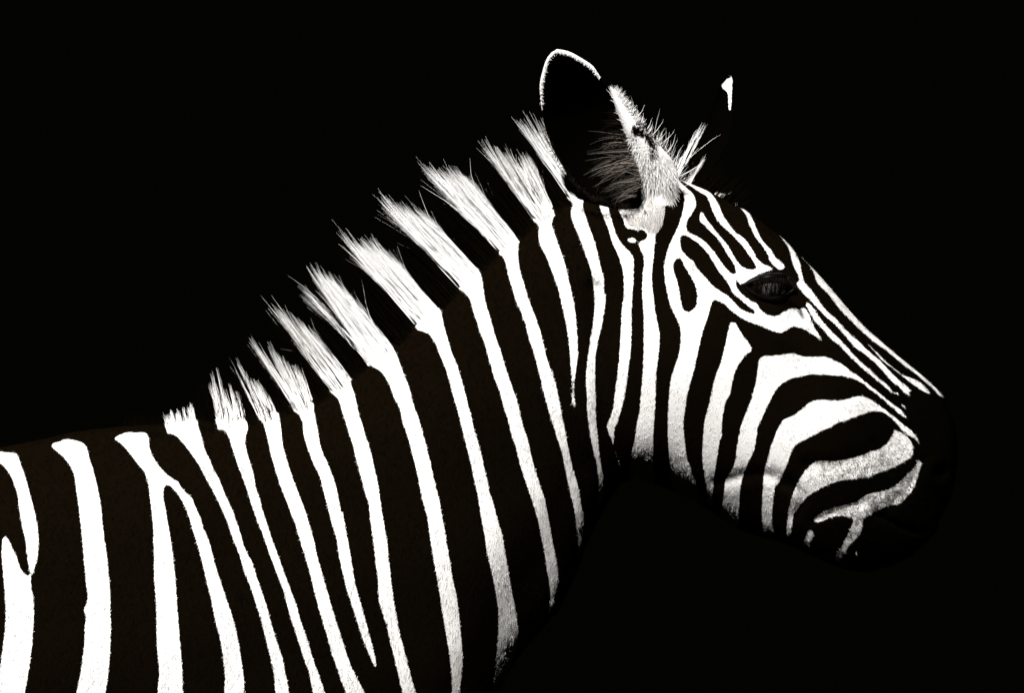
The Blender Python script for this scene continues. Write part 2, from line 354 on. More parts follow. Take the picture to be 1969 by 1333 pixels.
# ------------------------------------------------------------------ implicit body -> surface nets
H = 0.0034
ax = np.arange(-1.60, 0.62, H); az = np.arange(-1.43, 0.26, H); ay = np.arange(-0.345, 0.3451, H)
XX, ZZ = np.meshgrid(ax, az, indexing='ij')
PXX = XX.ravel()*PX + CX; PYY = CZ - ZZ.ravel()*PX
u2 = np.full(PXX.shape, -0.02)
near = (PYY < 1900) & (PXX < 1900)
u2[near], _ = half_width(PXX[near], PYY[near])
u2 = u2.reshape(XX.shape).astype(np.float32)
F = np.empty((len(ax), len(ay), len(az)), np.float32)
for j, yv in enumerate(ay):
    F[:, j, :] = (u2 - yv*yv) / (2*np.sqrt(np.maximum(np.maximum(u2, yv*yv), 4e-4)))
LEGS = [[(560, 1560, .115, .10), (572, 1800, .078, .12), (578, 2060, .047, .11), (578, 2120, .049, .11), (570, 2190, .036, .11), (568, 2450, .028, .11), (574, 2520, .036, .11), (600, 2610, .030, .11), (615, 2650, .043, .11), (620, 2680, .048, .11)],
        [(-930, 1480, .17, .09), (-880, 1720, .115, .13), (-1000, 1900, .075, .12), (-1125, 2060, .052, .11), (-1130, 2120, .048, .11), (-1108, 2230, .036, .11), (-1100, 2450, .032, .11), (-1095, 2520, .038, .11), (-1065, 2610, .031, .11), (-1050, 2650, .043, .11), (-1045, 2680, .048, .11)]]
kz = int(np.searchsorted(az, Z(1500)))
for leg in LEGS:
    for (x0, y0, r0, s0), (x1, y1, r1, s1) in zip(leg[:-1], leg[1:]):
        A = np.array([X(x0), Z(y0)]); B = np.array([X(x1), Z(y1)]); rm = max(r0, r1) + .03
        ia = np.searchsorted(ax, min(A[0], B[0]) - rm); ib = np.searchsorted(ax, max(A[0], B[0]) + rm)
        ja = max(0, np.searchsorted(az, min(A[1], B[1]) - rm)); jb = min(kz, np.searchsorted(az, max(A[1], B[1]) + rm))
        if jb <= ja: continue
        for side in (-1, 1):
            a3 = np.array([A[0], side*s0, A[1]]); b3 = np.array([B[0], side*s1, B[1]]); e3 = b3 - a3
            gx3 = ax[ia:ib, None, None] - a3[0]; gy3 = ay[None, :, None] - a3[1]; gz3 = az[None, None, ja:jb] - a3[2]
            t = np.clip((gx3*e3[0] + gy3*e3[1] + gz3*e3[2]) / (e3 @ e3), 0, 1)
            dd = (r0 + (r1-r0)*t) - np.sqrt((gx3-e3[0]*t)**2 + (gy3-e3[1]*t)**2 + (gz3-e3[2]*t)**2)
            blk = F[ia:ib, :, ja:jb]; kk = 0.03
            hh = np.clip(0.5 + 0.5*(dd - blk)/kk, 0, 1)
            F[ia:ib, :, ja:jb] = blk*(1-hh) + dd*hh + kk*hh*(1-hh)
F[:, :, az < Z(2688)] = np.minimum(F[:, :, az < Z(2688)], -0.003)

def surface_nets(F, ax, ay, az, h):
    S = F > 0
    nx, ny, nz = F.shape
    cnt = np.zeros((nx-1, ny-1, nz-1), np.uint8)
    for i in (0, 1):
        for j in (0, 1):
            for k in (0, 1):
                cnt += S[i:nx-1+i, j:ny-1+j, k:nz-1+k]
    act = (cnt > 0) & (cnt < 8)
    I, J, K = np.nonzero(act)
    idx = np.full(act.shape, -1, np.int32); idx[I, J, K] = np.arange(len(I))
    pos = np.zeros((len(I), 3)); wn = np.zeros(len(I))
    corners = [(0,0,0),(1,0,0),(0,1,0),(1,1,0),(0,0,1),(1,0,1),(0,1,1),(1,1,1)]
    vals = [F[I+c[0], J+c[1], K+c[2]] for c in corners]
    for a in range(8):
        for b in range(a+1, 8):
            ca, cb = np.array(corners[a]), np.array(corners[b])
            if np.abs(ca-cb).sum() != 1: continue
            va, vb = vals[a], vals[b]
            m = (va > 0) != (vb > 0)
            t = np.where(m, va / np.where(m, va - vb, 1), 0)
            pos += np.where(m[:, None], ca + t[:, None]*(cb-ca), 0); wn += m
    pos /= wn[:, None]
    co = np.stack([ax[0] + (I+pos[:,0])*h, ay[0] + (J+pos[:,1])*h, az[0] + (K+pos[:,2])*h], 1)
    quads = []
    for axis in range(3):
        sl0 = [slice(None)]*3; sl1 = [slice(None)]*3
        sl0[axis] = slice(0, -1); sl1[axis] = slice(1, None)
        A, B = S[tuple(sl0)], S[tuple(sl1)]
        e = np.nonzero(A != B)
        inn = A[e]
        o1, o2 = [(1, 2), (2, 0), (0, 1)][axis]
        ok = (e[o1] > 0) & (e[o2] > 0) & (e[o1] < F.shape[o1]-1) & (e[o2] < F.shape[o2]-1)
        E = [q[ok] for q in e]; inn = inn[ok]
        def cell(d1, d2):
            c = [E[0].copy(), E[1].copy(), E[2].copy()]
            c[o1] -= d1; c[o2] -= d2
            return idx[c[0], c[1], c[2]]
        q = np.stack([cell(1, 1), cell(0, 1), cell(0, 0), cell(1, 0)], 1)
        q[~inn] = q[~inn][:, ::-1]
        quads.append(q)
    return co, np.concatenate(quads)
VCO, QUADS = surface_nets(F, ax, ay, az, H)
del F
def laplace(co, quads, it, lam):
    n = len(co)
    e = np.concatenate([quads[:, [0, 1]], quads[:, [1, 2]], quads[:, [2, 3]], quads[:, [3, 0]]])
    deg = np.bincount(e.ravel(), minlength=n).astype(float)
    for k in range(it):
        acc = np.stack([np.bincount(e[:, 0], co[e[:, 1], a], n) + np.bincount(e[:, 1], co[e[:, 0], a], n) for a in range(3)], 1)
        co = co + (lam if k % 2 == 0 else -lam*1.02) * (acc/deg[:, None] - co)
    return co
VCO = laplace(VCO, QUADS, 6, .5)

# ------------------------------------------------------------------ mesh + object helpers
def raw_mesh(name, co, faces, mat, smooth=True, attrs=None):
    me = bpy.data.meshes.new(name)
    faces = np.asarray(faces, np.int32)
    k = faces.shape[1]
    me.vertices.add(len(co)); me.vertices.foreach_set('co', np.asarray(co, np.float32).ravel())
    me.loops.add(faces.size); me.loops.foreach_set('vertex_index', faces.ravel())
    me.polygons.add(len(faces)); me.polygons.foreach_set('loop_start', np.arange(0, faces.size, k, dtype=np.int32))
    me.polygons.foreach_set('use_smooth', np.full(len(faces), smooth))
    me.update(calc_edges=True)
    for nm, val in (attrs or {}).items():
        at = me.attributes.new(nm, 'FLOAT', 'POINT'); at.data.foreach_set('value', np.asarray(val, np.float32))
    me.materials.append(mat)
    return me
def obj(name, me, parent=None, label=None):
    o = bpy.data.objects.new(name, me); col.objects.link(o)
    if parent is not None: o.parent = parent
    if label: o['label'] = label
    return o
def strands(P, rad, sides=3, flat=False):
    """P: n x k x 3 points; rad: n (root radius) -> tapered tubes"""
    n, k, _ = P.shape
    tan = np.gradient(P, axis=1)
    tan /= np.linalg.norm(tan, axis=2, keepdims=True) + 1e-12
    ref = np.array([0.13, 1.0, 0.21]); ref /= np.linalg.norm(ref)
    s1 = np.cross(tan, ref); s1 /= np.linalg.norm(s1, axis=2, keepdims=True) + 1e-12
    s2 = np.cross(tan, s1)
    tt = np.linspace(0, 1, k)
    taper = (1 - 0.90*tt**1.4)[None, :, None]
    co = []
    ph = rng.uniform(0, 6.28, n)[:, None, None]
    if flat:                                    # hairs oval in section, broad side outwards
        sides = 2
        tw = rng.normal(0, .42, n)[:, None, None]
        sv = np.cos(tw)*s1 + np.sin(tw)*s2
        co = [P - sv*rad[:, None, None]*taper*1.25, P + sv*rad[:, None, None]*taper*1.25]
    else:
        for s_ in range(sides):
            a = ph + 2*math.pi*s_/sides
            co.append(P + (np.cos(a)*s1 + np.sin(a)*s2) * rad[:, None, None] * taper)
    co = np.stack(co, 2)                                  # n,k,sides,3
    idx = np.arange(n*k*sides).reshape(n, k, sides)
    f = []
    for s_ in range(1 if flat else sides):
        s2_ = (s_+1) % sides
        f.append(np.stack([idx[:, :-1, s_], idx[:, :-1, s2_], idx[:, 1:, s2_], idx[:, 1:, s_]], -1).reshape(-1, 4))
    t_attr = np.broadcast_to(tt[None, :, None], (n, k, sides)).ravel()
    r_attr = np.broadcast_to(rng.uniform(0, 1, n)[:, None, None], (n, k, sides)).ravel()
    return co.reshape(-1, 3), np.concatenate(f), dict(along=t_attr, vary=r_attr)
def tube(P, rad, sides=10, cap=True):
    P = np.asarray(P, float); k = len(P); rad = np.broadcast_to(np.asarray(rad, float), (k,))
    tan = np.gradient(P, axis=0); tan /= np.linalg.norm(tan, axis=1, keepdims=True)
    ref = np.array([0, 1.0, 0.05]); s1 = np.cross(tan, ref); s1 /= np.linalg.norm(s1, axis=1, keepdims=True); s2 = np.cross(tan, s1)
    a = np.arange(sides)*2*math.pi/sides
    co = P[:, None, :] + rad[:, None, None]*(np.cos(a)[None, :, None]*s1[:, None, :] + np.sin(a)[None, :, None]*s2[:, None, :])
    idx = np.arange(k*sides).reshape(k, sides)
    f = np.stack([idx[:-1], np.roll(idx, -1, 1)[:-1], np.roll(idx, -1, 1)[1:], idx[1:]], -1).reshape(-1, 4)
    return co.reshape(-1, 3), f

# ------------------------------------------------------------------ materials
def nt(name):
    m = bpy.data.materials.new(name); m.use_nodes = True
    t = m.node_tree; b = t.nodes['Principled BSDF']
    b.inputs['Specular IOR Level'].default_value = 0.0
    b.inputs['Roughness'].default_value = 1.0
    return m, t, b
def N(t, kind, **kw):
    n = t.nodes.new(kind)
    for k_, v in kw.items(): setattr(n, k_, v)
    return n
def math_(t, op, a, b=None, clamp=False):
    n = t.nodes.new('ShaderNodeMath'); n.operation = op; n.use_clamp = clamp
    for i_, v in enumerate((a, b)):
        if v is None: continue
        if isinstance(v, (int, float)): n.inputs[i_].default_value = v
        else: t.links.new(v, n.inputs[i_])
    return n.outputs[0]
def noise(t, scale, detail=2, rough=.5, vec=None):
    n = t.nodes.new('ShaderNodeTexNoise'); n.inputs['Scale'].default_value = scale
    n.inputs['Detail'].default_value = detail; n.inputs['Roughness'].default_value = rough
    if vec is not None: t.links.new(vec, n.inputs['Vector'])
    return n.outputs['Fac']
def mapped(t, scale, rot=(0, 0, 0)):
    tc = t.nodes.new('ShaderNodeTexCoord'); mp = t.nodes.new('ShaderNodeMapping')
    mp.inputs['Scale'].default_value = scale; mp.inputs['Rotation'].default_value = rot
    t.links.new(tc.outputs['Object'], mp.inputs['Vector'])
    return mp.outputs['Vector']
def ramp(t, fac, lo, hi):
    n = t.nodes.new('ShaderNodeMapRange'); n.interpolation_type = 'SMOOTHSTEP'
    n.inputs['From Min'].default_value = lo; n.inputs['From Max'].default_value = hi
    t.links.new(fac, n.inputs['Value'])
    return n.outputs['Result']
def mix(t, fac, a, b):
    n = t.nodes.new('ShaderNodeMix'); n.data_type = 'RGBA'
    if isinstance(fac, (int, float)): n.inputs['Factor'].default_value = fac
    else: t.links.new(fac, n.inputs['Factor'])
    for sock, v in ((n.inputs['A'], a), (n.inputs['B'], b)):
        if isinstance(v, tuple): sock.default_value = v + (1,)
        else: t.links.new(v, sock)
    return n.outputs['Result']
BLACK = (0.0026, 0.0017, 0.0008)
EARBLACK = (0.0007, 0.0006, 0.0003)
WHITEC = (0.80, 0.785, 0.77)

def attr(t, name):
    a = t.nodes.new('ShaderNodeAttribute'); a.attribute_name = name
    return a.outputs['Fac']
# short coat
coat, t, b = nt('striped_coat')
sd = attr(t, 'stripe')
fur_v = mapped(t, (1, 1, 0.42), (0, math.radians(-18), 0))
n1 = noise(t, 900, 2, .6, fur_v); n2 = noise(t, 330, 2, .5)
j1 = math_(t, 'MULTIPLY', math_(t, 'SUBTRACT', n1, .5), 4.6)
j2 = math_(t, 'MULTIPLY', math_(t, 'SUBTRACT', n2, .5), 3.4)
edge = math_(t, 'ADD', math_(t, 'SUBTRACT', sd, 1.4), math_(t, 'ADD', j1, j2))
white = ramp(t, edge, -0.75, 0.75)
speck_n = noise(t, 760, 3, .65, mapped(t, (1, 1, .6), (0, math.radians(35), 0)))
sp_thr = math_(t, 'SUBTRACT', 0.78, math_(t, 'MULTIPLY', attr(t, 'speck'), 0.36))
spk = math_(t, 'MULTIPLY', math_(t, 'SUBTRACT', speck_n, sp_thr), 9.0, clamp=True)
hair_n = noise(t, 1300, 2, .7, fur_v)
base_w = mix(t, ramp(t, hair_n, .32, .62), (0.62, 0.60, 0.58), WHITEC)
smn = math_(t, 'MULTIPLY', attr(t, 'smudge_and_shade'), ramp(t, noise(t, 700, 3, .7, fur_v), .38, .62))
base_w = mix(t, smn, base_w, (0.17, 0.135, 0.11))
base_w = mix(t, math_(t, 'MULTIPLY', spk, .93), base_w, (0.02, 0.016, 0.013))
fleck = ramp(t, noise(t, 520, 1, .5, mapped(t, (1, 1, .35), (0, .3, 0))), .80, .84)
base_b = mix(t, math_(t, 'MULTIPLY', fleck, .25), BLACK, (0.03, 0.028, 0.026))
base_b = mix(t, attr(t, 'muzzle'), base_b, (0.0010, 0.0009, 0.0004))
t.links.new(mix(t, white, base_b, base_w), b.inputs['Base Color'])
bump = N(t, 'ShaderNodeBump'); bump.inputs['Strength'].default_value = 0.25; bump.inputs['Distance'].default_value = 0.0012
t.links.new(hair_n, bump.inputs['Height']); t.links.new(bump.outputs['Normal'], b.inputs['Normal'])

def hair_mat(name, c0, c1, root=None, spec=0.0, glow=0.0):
    m, t, b = nt(name)
    c = mix(t, attr(t, 'vary'), c0, c1)
    if root is not None:
        f = math_(t, 'MULTIPLY', math_(t, 'SUBTRACT', 1.0, ramp(t, attr(t, 'along'), .02, .22)), .7)
        f = math_(t, 'MULTIPLY', f, ramp(t, attr(t, 'vary'), .45, .95))
        c = mix(t, f, c, root)
    t.links.new(c, b.inputs['Base Color'])
    b.inputs['Specular IOR Level'].default_value = spec; b.inputs['Roughness'].default_value = .6
    if glow:                                     # pale hair lets light through
        tl = t.nodes.new('ShaderNodeBsdfTranslucent'); t.links.new(c, tl.inputs['Color'])
        mx = t.nodes.new('ShaderNodeMixShader'); mx.inputs[0].default_value = glow
        t.links.new(b.outputs[0], mx.inputs[1]); t.links.new(tl.outputs[0], mx.inputs[2])
        t.links.new(mx.outputs[0], t.nodes['Material Output'].inputs['Surface'])
    return m
mane_white = hair_mat('white_mane_hair', (0.96, 0.95, 0.94), (0.86, 0.845, 0.83), None)
mane_root = hair_mat('white_mane_hair_brown_rooted', (0.92, 0.905, 0.89), (0.74, 0.72, 0.70), (0.26, 0.21, 0.17))
mane_dark = hair_mat('dark_mane_hair', (0.0030, 0.0020, 0.0009), (0.0012, 0.0010, 0.0004))
ear_hair_m = hair_mat('inner_ear_hair', (0.17, 0.145, 0.125), (0.006, 0.005, 0.004))
ear_fluff_m = hair_mat('pale_ear_fluff', (0.92, 0.905, 0.89), (0.66, 0.64, 0.62))
temple_m = hair_mat('temple_hair', (0.66, 0.64, 0.62), (0.16, 0.145, 0.13))
dark_fuzz_m = hair_mat('dark_fuzz', (0.010, 0.007, 0.005), (0.003, 0.002, 0.0015))
skin, t, b = nt('dark_skin')
t.links.new(mix(t, noise(t, 500, 3), (0.0010, 0.0008, 0.0006), (0.0022, 0.0018, 0.0014)), b.inputs['Base Color'])
b.inputs['Specular IOR Level'].default_value = .03; b.inputs['Roughness'].default_value = .4
ear_in, t, b = nt('inner_ear_skin')
t.links.new(mix(t, noise(t, 200, 3), (0.0015, 0.0013, 0.0008), (0.004, 0.003, 0.002)), b.inputs['Base Color'])
def patch_mat(name, rough_amp=1.1):
    """dark fur with white where the 'pale' attribute is positive"""
    m, t, b = nt(name)
    e = math_(t, 'ADD', attr(t, 'pale'), math_(t, 'MULTIPLY', math_(t, 'SUBTRACT', noise(t, 420, 3, .65, mapped(t, (1, 1, .5))), .5), rough_amp))
    w = mix(t, ramp(t, noise(t, 900, 2, .6, mapped(t, (1, 1, .25))), .3, .6), (0.62, .60, .58), WHITEC)
    t.links.new(mix(t, ramp(t, e, -.16, .16), EARBLACK, w), b.inputs['Base Color'])
    bp = N(t, 'ShaderNodeBump'); bp.inputs['Strength'].default_value = .6; bp.inputs['Distance'].default_value = .0015
    t.links.new(noise(t, 800, 3, .6, mapped(t, (1, 1, .22))), bp.inputs['Height']); t.links.new(bp.outputs['Normal'], b.inputs['Normal'])
    return m
ear_fur = patch_mat('ear_fur')
eye_m, t, b = nt('eyeball')
b.inputs['Specular IOR Level'].default_value = .5; b.inputs['Roughness'].default_value = .30
st = noise(t, 260, 3, .6, mapped(t, (1.0, 1, .12)))  # vertical streaks paint the lash and sky reflection into the eye colour
t.links.new(mix(t, math_(t, 'MULTIPLY', ramp(t, st, .42, .68), attr(t, 'iris_reflection')), (0.0016, 0.0013, 0.0012), (0.095, 0.083, 0.083)), b.inputs['Base Color'])

# ------------------------------------------------------------------ the zebra
zebra = bpy.data.objects.new('zebra', None)
zebra.location = (X(250), 0, Z(2688))
col.objects.link(zebra)
zebra['label'] = 'zebra in profile with bold black and white stripes and upright mane'
zebra['category'] = 'zebra'
ROOT = np.array(zebra.location)
def part(name, co, faces, mat, parent=None, attrs=None, label=None, smooth=True):
    """a part of the zebra, its vertices relative to the zebra's base"""
    return obj(name, raw_mesh(name, np.asarray(co) - ROOT, faces, mat, smooth, attrs), parent or zebra, label)

# body: coat attributes follow the flank surface, the same on both sides
yn = -np.abs(VCO[:, 1])
k_ = DIST / (DIST + yn)
qx = CX + VCO[:, 0]*PX*k_; qy = CZ - VCO[:, 2]*PX*k_
sd_v = coat_sd(qx, qy)
speck = 0.16 + 0.10*np.clip((qx-1350)/250, 0, 1)
speck += 0.66*np.exp(-(np.maximum(0, np.hypot((qx-1700), (qy-960)*1.1) - 60)/120)**2)
speck += 0.25*g2(qx, qy, 1535, 620, 30) + 0.14*g2(qx, qy, 1740, 735, 45)
def muzzle_f(x, y): return np.clip(((x - 1560) + (y-800)*.35) / 150, 0, 1)
smud_and_shade = np.zeros(len(qx))  # dirt marks, plus fold shade painted on the muzzle and jaw stripes
SMUDGES_AND_SHADE = [(401, 912, 17, .8), (472, 912, 18, .8), (486, 945, 14, .5), (305, 912, 14, .65), (290, 925, 10, .5), (1335, 518, 11, 1.0), (1318, 506, 12, .35),
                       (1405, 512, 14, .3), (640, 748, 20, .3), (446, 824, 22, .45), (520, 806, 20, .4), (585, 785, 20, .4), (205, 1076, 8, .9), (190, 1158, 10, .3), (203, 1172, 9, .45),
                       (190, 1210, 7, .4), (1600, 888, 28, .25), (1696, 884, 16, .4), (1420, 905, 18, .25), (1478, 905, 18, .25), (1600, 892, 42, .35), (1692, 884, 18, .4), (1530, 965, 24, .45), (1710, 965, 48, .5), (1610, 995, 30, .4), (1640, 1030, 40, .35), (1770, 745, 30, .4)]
for sx, sy, sr, sa in SMUDGES_AND_SHADE:
    smud_and_shade += sa*g2(qx, qy, sx, sy, sr)
body = part('body', VCO, QUADS, coat, attrs=dict(stripe=sd_v, speck=np.clip(speck, 0, 1), smudge_and_shade=np.clip(smud_and_shade, 0, 1), muzzle=muzzle_f(qx, qy)))

# ---- short fur lying on the coat
fur_m, t, b = nt('short_fur')
tone = attr(t, 'tone')
cw = mix(t, attr(t, 'vary'), (0.86, 0.845, 0.83), (0.50, 0.48, 0.46))
cw = mix(t, attr(t, 'dirt_and_shade'), cw, (0.06, 0.046, 0.037))  # brown-grey for real dirt and for the painted muzzle shade
t.links.new(mix(t, tone, mix(t, attr(t, 'muzzle'), BLACK, (0.0010, 0.0009, 0.0004)), cw), b.inputs['Base Color'])
JT = rng.normal(0, 1, (512, 512))
def tuft_jit(x, y):
    """neighbouring hairs lie in small tufts"""
    return JT[np.floor(x/4.5 + y*.05).astype(int) % 512, np.floor(y/6.5 - x*.04).astype(int) % 512]
def grow_fur(n):
    a_, b_, c_, d_ = [VCO[QUADS[:, i]] for i in range(4)]
    nr_ = np.cross(c_ - a_, d_ - b_); ar = np.linalg.norm(nr_, axis=1); nr_ = nr_ / (ar[:, None] + 1e-15)
    cen = (a_ + b_ + c_ + d_) / 4
    qxc = cen[:, 0]*PX + CX; qyc = CZ - cen[:, 2]*PX
    face = np.clip((qxc - 1080) / 120, 0, 1)
    w = ar * (1 + 0.9*face) * (nr_[:, 1] < .45) * (qxc > -90) * (qyc < 1420)
    w = np.cumsum(w); w /= w[-1]
    fi = np.searchsorted(w, rng.random(n))
    u_, v_ = rng.random(n)[:, None], rng.random(n)[:, None]
    root = (a_[fi]*(1-u_)*(1-v_) + b_[fi]*u_*(1-v_) + c_[fi]*u_*v_ + d_[fi]*(1-u_)*v_)
    nm = nr_[fi]
    kk = DIST / (DIST - np.abs(root[:, 1]))
    qx_ = CX + root[:, 0]*PX*kk; qy_ = CZ - root[:, 2]*PX*kk
    f_ = np.clip((qx_ - 1100) / 150, 0, 1); nose = np.clip((qx_ - 1450) / 200, 0, 1)
    jit = .35*np.sin(qx_/37.0 + np.sin(qy_/51.0)*2) + rng.normal(0, .30, n)
    base_ang = np.radians(-118)*(1-f_) + np.radians(-96)*f_*(1-nose) + np.radians(-60)*nose*f_
    ang = base_ang + jit
    fl_ = np.stack([np.cos(ang), np.zeros(n), np.sin(ang)], 1)
    fl_ -= nm * (fl_*nm).sum(1, keepdims=True); fl_ /= np.linalg.norm(fl_, axis=1, keepdims=True) + 1e-9
    lift = np.radians(np.clip(14 + (9 - 4*f_)*tuft_jit(qx_*.8, qy_*.8) + rng.normal(0, 7, n)*(1 - .35*f_), 1, 42))[:, None]
    dr = fl_*np.cos(lift) + nm*np.sin(lift)
    ln_ = (rng.uniform(.0032, .0062, n)*(1-f_) + rng.uniform(.0020, .0042, n)*f_*(1 + .7*nose))[:, None]
    sdv = np.cross(dr, nm); sdv /= np.linalg.norm(sdv, axis=1, keepdims=True) + 1e-9
    hwid = (rng.uniform(.00018, .00034, n))[:, None]
    root = root - nm*.0004
    co = np.stack([root - sdv*hwid, root + sdv*hwid, root + dr*ln_], 1).reshape(-1, 3)
    mp_ = root + dr*ln_*.55
    sd_ = coat_sd(CX + mp_[:, 0]*PX*kk, CZ - mp_[:, 2]*PX*kk) + rng.normal(0, .8, n) + np.clip(tuft_jit(qx_*1.5, qy_*1.3), -1.6, 1.3)*.75 - 1.3 - .8*f_
    tone_ = (sd_ > 0).astype(float)
    sp = 0.012 + 0.05*np.clip((qx_-1350)/250, 0, 1)*np.clip((qy_-600)/200, .3, 1)
    sp = sp + 0.60*np.exp(-(np.maximum(0, np.hypot((qx_-1690), (qy_-1000)*1.1) - 50)/95)**2) + .22*g2(qx_, qy_, 1600, 890, 55) + .25*g2(qx_, qy_, 1535, 960, 35) + .12*g2(qx_, qy_, 1535, 620, 30) + .25*g2(qx_, qy_, 1765, 745, 40)
    clump = .6*tuft_jit(qx_*.6 + 90, qy_*.6) + .7*np.sin(qx_*.11 + 2*np.sin(qy_*.07)) * np.sin(qy_*.09 + 2*np.sin(qx_*.05))
    tone_ *= 1 - np.clip((rng.random(n) < sp*(1 + 1.0*clump)) * rng.uniform(.6, 1, n), 0, 1)
    dirt_and_shade = np.zeros(n)
    for sx, sy, sr, sa in SMUDGES_AND_SHADE: dirt_and_shade += sa*g2(qx_, qy_, sx, sy, sr)
    dirt_and_shade += .20*np.clip((95 - qx_)/60, 0, 1) + .03
    dirt_and_shade = (rng.random(n) < dirt_and_shade*.9)*rng.uniform(.4, 1, n)
    vary = rng.random(n)*(1 - .45*f_)
    faces = np.arange(3*n).reshape(n, 3)
    r3 = lambda q: np.repeat(q, 3)
    o = part('coat_fur', co, faces, fur_m, attrs=dict(tone=r3(tone_), dirt_and_shade=r3(dirt_and_shade), vary=r3(vary), muzzle=r3(muzzle_f(qx_, qy_))), smooth=False)
    o['kind'] = 'stuff'
grow_fur(520000)

# ---- eyes
def ball(c, r, nu=28, nv=18):
    th = np.linspace(0, math.pi, nv); ph = np.arange(nu)*2*math.pi/nu
    co = np.stack([np.sin(th)[:, None]*np.cos(ph), -np.cos(th)[:, None]*np.ones(nu), np.sin(th)[:, None]*np.sin(ph)], -1)
    idx = np.arange(nu*nv).reshape(nv, nu); i2 = np.roll(idx, -1, 1)
    f = np.stack([idx[:-1], i2[:-1], i2[1:], idx[1:]], -1).reshape(-1, 4)
    return co.reshape(-1, 3)*r + np.asarray(c), f, co.reshape(-1, 3)
Te = T_at(*EYE)
for side in (-1, 1):
    c = np.array([X(1475), side*(Te - .0125), Z(556)])
    co, f, nrm = ball(c, .0215)
    iris_reflection = np.clip(1.25 - np.hypot((nrm[:, 0]+.12)/.62, (nrm[:, 2])/.5), 0, 1)
    eye = part('eye', co, f, eye_m, attrs=dict(iris_reflection=iris_reflection))
    upper = smooth_poly(shape('m 755,487 830,452 900,432 1000,412 1120,398 1230,405 1310,448 1345,520'), 4, False)
    lower = smooth_poly(shape('m 765,495 830,555 900,600 980,632 1080,645 1190,625 1280,580 1340,530'), 4, False)
    for nm, L, rr in (('upper_eyelid', upper, .0066), ('lower_eyelid', lower, .0040)):
        x3 = X(L[:, 0]); z3 = Z(L[:, 1])
        rad2 = (x3-c[0])**2 + (z3-c[2])**2
        yy = np.sqrt(np.maximum(.0222**2 - rad2, 0.0))
        Ts = np.array([T_at(a_, b_) for a_, b_ in L])
        y3 = np.maximum(np.abs(c[1]) + yy, Ts + .0006)
        tt = np.linspace(0, 1, len(L))
        P3 = np.stack([x3, side*y3, z3], 1)
        co, f = tube(P3, rr*(.35 + .65*np.sin(math.pi*tt)), 10)
        part(nm, co, f, skin)
    # lashes
    n = 170
    s_ = rng.uniform(.22, .92, n)
    ii = (s_*(len(upper)-1)).astype(int)
    root = np.stack([X(upper[ii, 0]), np.full(n, side*(abs(c[1])+.0225)), Z(upper[ii, 1])], 1)
    tp = root + np.stack([rng.normal(.004, .003, n), side*rng.uniform(.004, .010, n), -rng.uniform(.006, .015, n)], 1)
    tt = np.linspace(0, 1, 5)[None, :, None]
    P = root[:, None]*(1-tt) + tp[:, None]*tt; P[:, :, 1] += side*.003*np.sin(tt[..., 0]*math.pi)
    co, f, at = strands(P, np.full(n, .00022)); part('eyelash', co, f, dark_fuzz_m, attrs=at)

